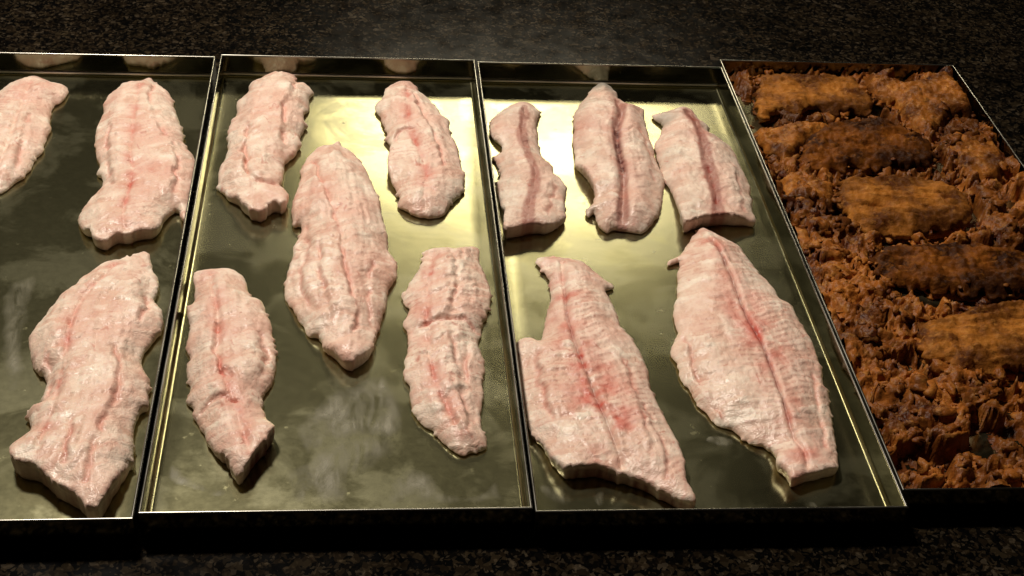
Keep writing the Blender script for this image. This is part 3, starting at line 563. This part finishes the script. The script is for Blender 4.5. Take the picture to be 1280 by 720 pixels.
# ---------------------------------------------------------------- roasted pieces (millimetres)
def make_roast(key, name, label, cat, group, mat, H, lip, axis, ridge, seed, rag=1.6, rough=1., ragstep=1.3, pit=0.):
    O = np.array(PIECES[key]['o']); C0 = np.round(O.mean(0), 1)
    L = resample(catmull(O, 6), ragstep); nn = normals2(L); Lq = L.copy()
    for _ in range(25): Lq = (np.roll(Lq, 1, 0) + 2 * Lq + np.roll(Lq, -1, 0)) / 4
    L = L + nn * ((fbm(L[:, 0] / 7, L[:, 1] / 7, seed, 3) * 2.0 + vnoise(L[:, 0] / 2.4, L[:, 1] / 2.4, seed + 5) * .9) * rag)[:, None]
    L = resample(to_tray(L, 4, 3.0), ragstep)
    P, Fc = triangulate(L, 1.35, seed); n = len(L)
    x, y = P[:, 0], P[:, 1]; d, _, _ = seg_dist(P, L, True)
    ca, sa = math.cos(axis), math.sin(axis); u = (x - C0[0]) * ca + (y - C0[1]) * sa; w = -(x - C0[0]) * sa + (y - C0[1]) * ca
    dq, _, _ = seg_dist(P, Lq, True); dq = np.where(inside(P, Lq), dq, 0)
    t = np.clip(dq / 11, 0, 1)
    z = lip * (1 + .35 * fbm(x / 9, y / 9, seed + 7, 2)) + (H - lip) * (1 - (1 - t) ** 2) ** .8 + 3.5 * np.clip(dq / 24, 0, 1)
    inw = smooth(1, 7, dq)
    w2 = w + 2.5 * fbm(u / 16, w / 16, seed + 3, 2)
    z = np.minimum(z, H + 2.5 * fbm(x / 26, y / 26, seed + 2, 2))
    z += ridge * (fbm(u / 38, w2 / 3.4, seed + 11, 3) * 2.2 - 1.1 * smooth(.25, .5, fbm(u / 30, w2 / 5.5, seed + 13, 2))) * inw - pit * np.exp(-((u + 18) / 7) ** 2 - ((w2 + 6) / 4) ** 2)
    z += rough * (1.0 * fbm(x / 16, y / 16, seed + 17, 2) + 1.4 * np.abs(fbm(x / 6, y / 6, seed + 19, 3)) + .7 * fbm(x / 2.6, y / 2.6, seed + 23, 2)) * smooth(0, 3, d)
    z = np.maximum(z, 2.)
    V = [(*(P[i] - C0) / 1000, z[i] / 1000) for i in range(len(P))]
    zl = z[:n]; nn = normals2(L); ring = list(range(n)); Fq = list(Fc)
    a = np.sum(L[:, 0] * np.roll(L[:, 1], -1) - np.roll(L[:, 0], -1) * L[:, 1])
    for off, fr in ((.3, .72), (-1.2, .5), (-3.0, .25), (-5, 0.)):
        jit = vnoise(L[:, 0] / 2.2 + 40 * fr, L[:, 1] / 2.2, seed + 29) * .9 * (fr > 0)
        Q = L + nn * (off + jit)[:, None]; new = list(range(len(V), len(V) + n))
        for i in range(n): V.append((*(Q[i] - C0) / 1000, zl[i] * fr / 1000))
        for i in range(n):
            j = (i + 1) % n
            Fq.append((ring[i], new[i], new[j], ring[j]) if a > 0 else (ring[j], new[j], new[i], ring[i]))
        ring = new
    Fq.append(tuple(ring[::-1]) if a > 0 else tuple(ring))
    o = mesh_obj(name, V, Fq, mat, loc=(C0[0] / 1000, C0[1] / 1000, FLOOR + .0001))
    return tag(o, label, cat, group)
G1 = 'roasted slabs in the crumb tray'; G2 = 'orange shredded clumps in the crumb tray'
make_roast('S1', 'roasted_slab', 'smooth-topped tan roasted slab against the rear tray wall', 'roasted slab', G1, M['slab'], 13, 8, -.05, .5, 501, 2.0, 1.2)
make_roast('S2', 'roasted_slab', 'charred ridged roasted slab between the two tan slabs', 'roasted slab', G1, M['dark'], 12, 7, -.05, .9, 503, 3.0, 1.8)
make_roast('S3', 'roasted_slab', 'oval ridged tan roasted slab with a dark pit', 'roasted slab', G1, M['slab'], 13, 8, -.05, .9, 507, 2.2, 1.2, pit=9)
make_roast('S4', 'roasted_slab', 'charred flat roasted slab in front of the oval tan slab', 'roasted slab', G1, M['dark'], 11, 6, -.05, .9, 509, 3.0, 2.0)
make_roast('S5', 'roasted_slab', 'tan roasted slab with long grooves, foremost of the slabs', 'roasted slab', G1, M['slab'], 13, 8, .08, .9, 511, 2.6, 1.5)
make_roast('C1', 'shredded_clump', 'big orange shredded clump beside the smooth tan slab', 'shredded clump', G2, M['clump'], 17, 7, -.3, .5, 521, 2.2, 1.8)
make_roast('C2', 'shredded_clump', 'rough orange clump along the outer tray wall', 'shredded clump', G2, M['clump'], 15, 6, -.9, .4, 523, 2.2, 1.8)
make_roast('C3', 'shredded_clump', 'orange clump at one end of the charred ridged slab', 'shredded clump', G2, M['clump'], 14, 6, .3, .4, 527, 2.2, 1.6)
make_roast('C4', 'shredded_clump', 'orange clump at one end of the oval tan slab', 'shredded clump', G2, M['clump'], 13, 6, -.2, .4, 529, 2.2, 1.6)

# loose crumbs: nobody could count them
def make_crumbs():
    rs = np.random.RandomState(77)
    bm = bmesh.new(); bmesh.ops.create_icosphere(bm, subdivisions=2, radius=1)
    bv = np.array([v.co[:] for v in bm.verts]); bf = np.array([[v.index for v in f.verts] for f in bm.faces]); bm.free()
    solids = [np.array(PIECES[k]['o']) for k in ('S1', 'S2', 'S3', 'S4', 'S5', 'C1', 'C2', 'C3', 'C4')]
    tx, ty, tr = TRAYS[4]; V = []; Fc = []; n = 0
    def lump(px, py, pz, r, q):
        nonlocal n
        d = 1 + .38 * np.sin(bv @ rs.normal(0, 2.6, 3) + rs.uniform(0, 6)) + .28 * np.sin(bv @ rs.normal(0, 5, 3) + rs.uniform(0, 6)) + rs.uniform(-.2, .2, len(bv))
        ax = rs.uniform(.5, 1.5, 3); ax[2] *= q
        w = bv * d[:, None] * ax * r
        a = rs.uniform(0, 6.28); c, s = math.cos(a), math.sin(a)
        w = np.stack([w[:, 0] * c - w[:, 1] * s, w[:, 0] * s + w[:, 1] * c, w[:, 2]], 1)
        tl = rs.uniform(-.5, .5); c, s = math.cos(tl), math.sin(tl)
        w = np.stack([w[:, 0], w[:, 1] * c - w[:, 2] * s, w[:, 1] * s + w[:, 2] * c], 1)
        w[:, 2] = np.maximum(w[:, 2] + pz, .3)
        w[:, 0] = np.clip(w[:, 0] + px, -91.5, 91.5); w[:, 1] = np.clip(w[:, 1] + py, -230, 230)
        V.append(w); Fc.append(bf + n); n += len(bv)
    # the crumbly mass itself
    gx = np.arange(-92, 92.1, 1.15); gy = np.arange(-230, 230.1, 1.15)
    X, Y = np.meshgrid(gx, gy); x = X.ravel(); y = Y.ravel()
    wx = x + 5 * fbm(x / 12, y / 12, 201, 3); wy = y + 5 * fbm(x / 12, y / 12, 207, 3)
    z = 2.5 + 5 * fbm(wx / 42, wy / 42, 211, 2) + 15 * np.abs(fbm(wx / 19, wy / 19, 217, 2)) + 6 * np.abs(fbm(wx / 8, wy / 8, 223, 2)) + 2.2 * np.abs(vnoise(wx / 3.0, wy / 3.0, 229)) + 1.0 * vnoise(wx / 1.7, wy / 1.7, 233)
    z -= 13 * smooth(.16, .32, fbm(wx / 26, wy / 20, 239, 2))
    z += 4.0 - 13 * (1 - smooth(.0, .10, np.abs(fbm(wx / 24, wy / 18, 241, 2))))
    bare = np.exp(-(((x + 86) / 14) ** 2 + ((y - 165) / 55) ** 2)) + np.exp(-(((x - 10) / 16) ** 2 + ((y - 190) / 14) ** 2)) + np.exp(-(((x + 40) / 14) ** 2 + ((y - 222) / 10) ** 2))
    z -= 24 * bare
    ca, sa = math.cos(tr), math.sin(tr); W = np.stack([x * ca - y * sa + tx * 1000, x * sa + y * ca + ty * 1000], 1)
    for s_ in solids[:5]:
        ins = inside(W, s_); z = np.where(ins, np.minimum(z, 4), z)
        dd, _, _ = seg_dist(W, s_, True); z -= np.where(~ins & (dd < 7), (7 - dd) * .8, 0)
        df, _, _ = seg_dist(W + np.array([0, 9.]), s_, True); front = (inside(W + np.array([0, 12.]), s_) | (df < 5)) & ~ins
        z -= np.where(front, 16., 0)
    z = np.where(z > 16, 16 + (z - 16) * .4, z)
    keep = z > -1.5
    z = np.maximum(z, .2)
    nx = len(gx); idx = np.arange(len(x)).reshape(len(gy), nx)
    q = np.stack([idx[:-1, :-1].ravel(), idx[:-1, 1:].ravel(), idx[1:, 1:].ravel(), idx[1:, :-1].ravel()], 1)
    q = q[keep[q].any(1)]
    V.append(np.stack([x, y, z], 1)); Fc.append(q[:, [0, 1, 2]]); Fc.append(q[:, [0, 2, 3]]); n = len(x)
    zg = z.reshape(len(gy), nx)
    for ct in range(1500):
        p = np.array([rs.uniform(-90, 90), rs.uniform(-229, 229)])
        h0 = zg[int((p[1] + 230) / 1.15), int((p[0] + 92) / 1.15)]
        if h0 < 2.5 and rs.rand() < .96: continue
        r = rs.choice([1.0, 1.8, 3.0, 4.6], p=[.30, .34, .26, .10])
        lump(p[0], p[1], h0 + rs.uniform(-.7, .3) * r, r, .6)
    for q_, s_ in enumerate(solids):
        for p in resample(s_, 1.5 if q_ < 5 else 2.2):
            if rs.rand() < (.92 if q_ < 5 and p[1] < s_[:, 1].mean() - 3 else .45): continue
            p = p + rs.normal(0, 3.2, 2) - np.array([tx, ty]) * 1000
            p = np.array([p[0] * ca + p[1] * sa, -p[0] * sa + p[1] * ca])
            lump(p[0], p[1], rs.uniform(3, 11), rs.choice([.9, 1.5, 2.3, 3.4], p=[.3, .36, .24, .1]), .7)
    V = np.vstack(V) / 1000; Fc = np.vstack(Fc)
    me = bpy.data.meshes.new('crumbs')
    me.vertices.add(len(V)); me.vertices.foreach_set('co', V.astype(np.float32).ravel())
    me.loops.add(Fc.size); me.loops.foreach_set('vertex_index', Fc.astype(np.int32).ravel())
    me.polygons.add(len(Fc)); me.polygons.foreach_set('loop_start', np.arange(0, Fc.size, 3, dtype=np.int32))
    me.polygons.foreach_set('use_smooth', np.ones(len(Fc), bool)); me.update(calc_edges=True); me.validate()
    me.materials.append(M['crumb'])
    o = bpy.data.objects.new('crumbs', me); COL.objects.link(o)
    o.location = (tx, ty, FLOOR + .0001); o.rotation_euler = (0, 0, tr)
    tag(o, 'orange brown roasted crumbs heaped loosely between the slabs', 'crumbs', kind='stuff')
make_crumbs()

# ---------------------------------------------------------------- puddles of fish liquid on the steel
def make_puddle(key, tray, label, h=.35):
    O = np.array(PIECES[key]['o']); C0 = np.round(O.mean(0), 1)
    L = resample(catmull(O, 6), 1.6); nn = normals2(L)
    L = L + nn * (fbm(L[:, 0] / 7, L[:, 1] / 7, 9, 3) * 2.5 * min(1, np.ptp(O) / 40))[:, None]
    L = resample(to_tray(L, tray, 5), 1.6); nn = normals2(L); n = len(L)
    P, Fc = triangulate(L, 2.0, 9)
    d, _, _ = seg_dist(P, L, True); f = np.clip(d / (min(7, d.max()) if h < .5 else 1.2), 0, 1)
    V = [(*(P[k] - C0) / 1000, (.02 + h * f[k] ** .5) / 1000) for k in range(len(P))]
    o = mesh_obj('liquid_puddle', V, Fc, M['film'], loc=(C0[0] / 1000, C0[1] / 1000, FLOOR))
    fa = o.data.attributes.new('film', 'FLOAT', 'POINT'); fa.data.foreach_set('value', np.array(f, np.float32))
    tag(o, label, 'puddle', 'puddles of fish liquid on the trays')
make_puddle('P1', 2, 'broad milky puddle drying in front of the diamond-shaped fillet')
make_puddle('P2', 2, 'milky puddle drying in front of the pinched creamy fillet')
make_puddle('P3', 2, 'milky puddle drying in front of the bent fillet')
make_puddle('P8', 2, 'cloudy streaked film between the diamond-shaped and the pinched fillet')
make_puddle('P9', 1, 'cloudy dried smear beside the long thick fillet')
make_puddle('P4', 3, 'small pale drip beside the largest leaf-shaped fillet', .8)
make_puddle('P5', 3, 'tiny pale drop by the front tray wall near the largest fillet', .8)
make_puddle('P6', 3, 'pale puddle in the tray corner by the blood-stained fillet')
make_puddle('P7', 3, 'small pale drop under the cut end of the blood-stained fillet')
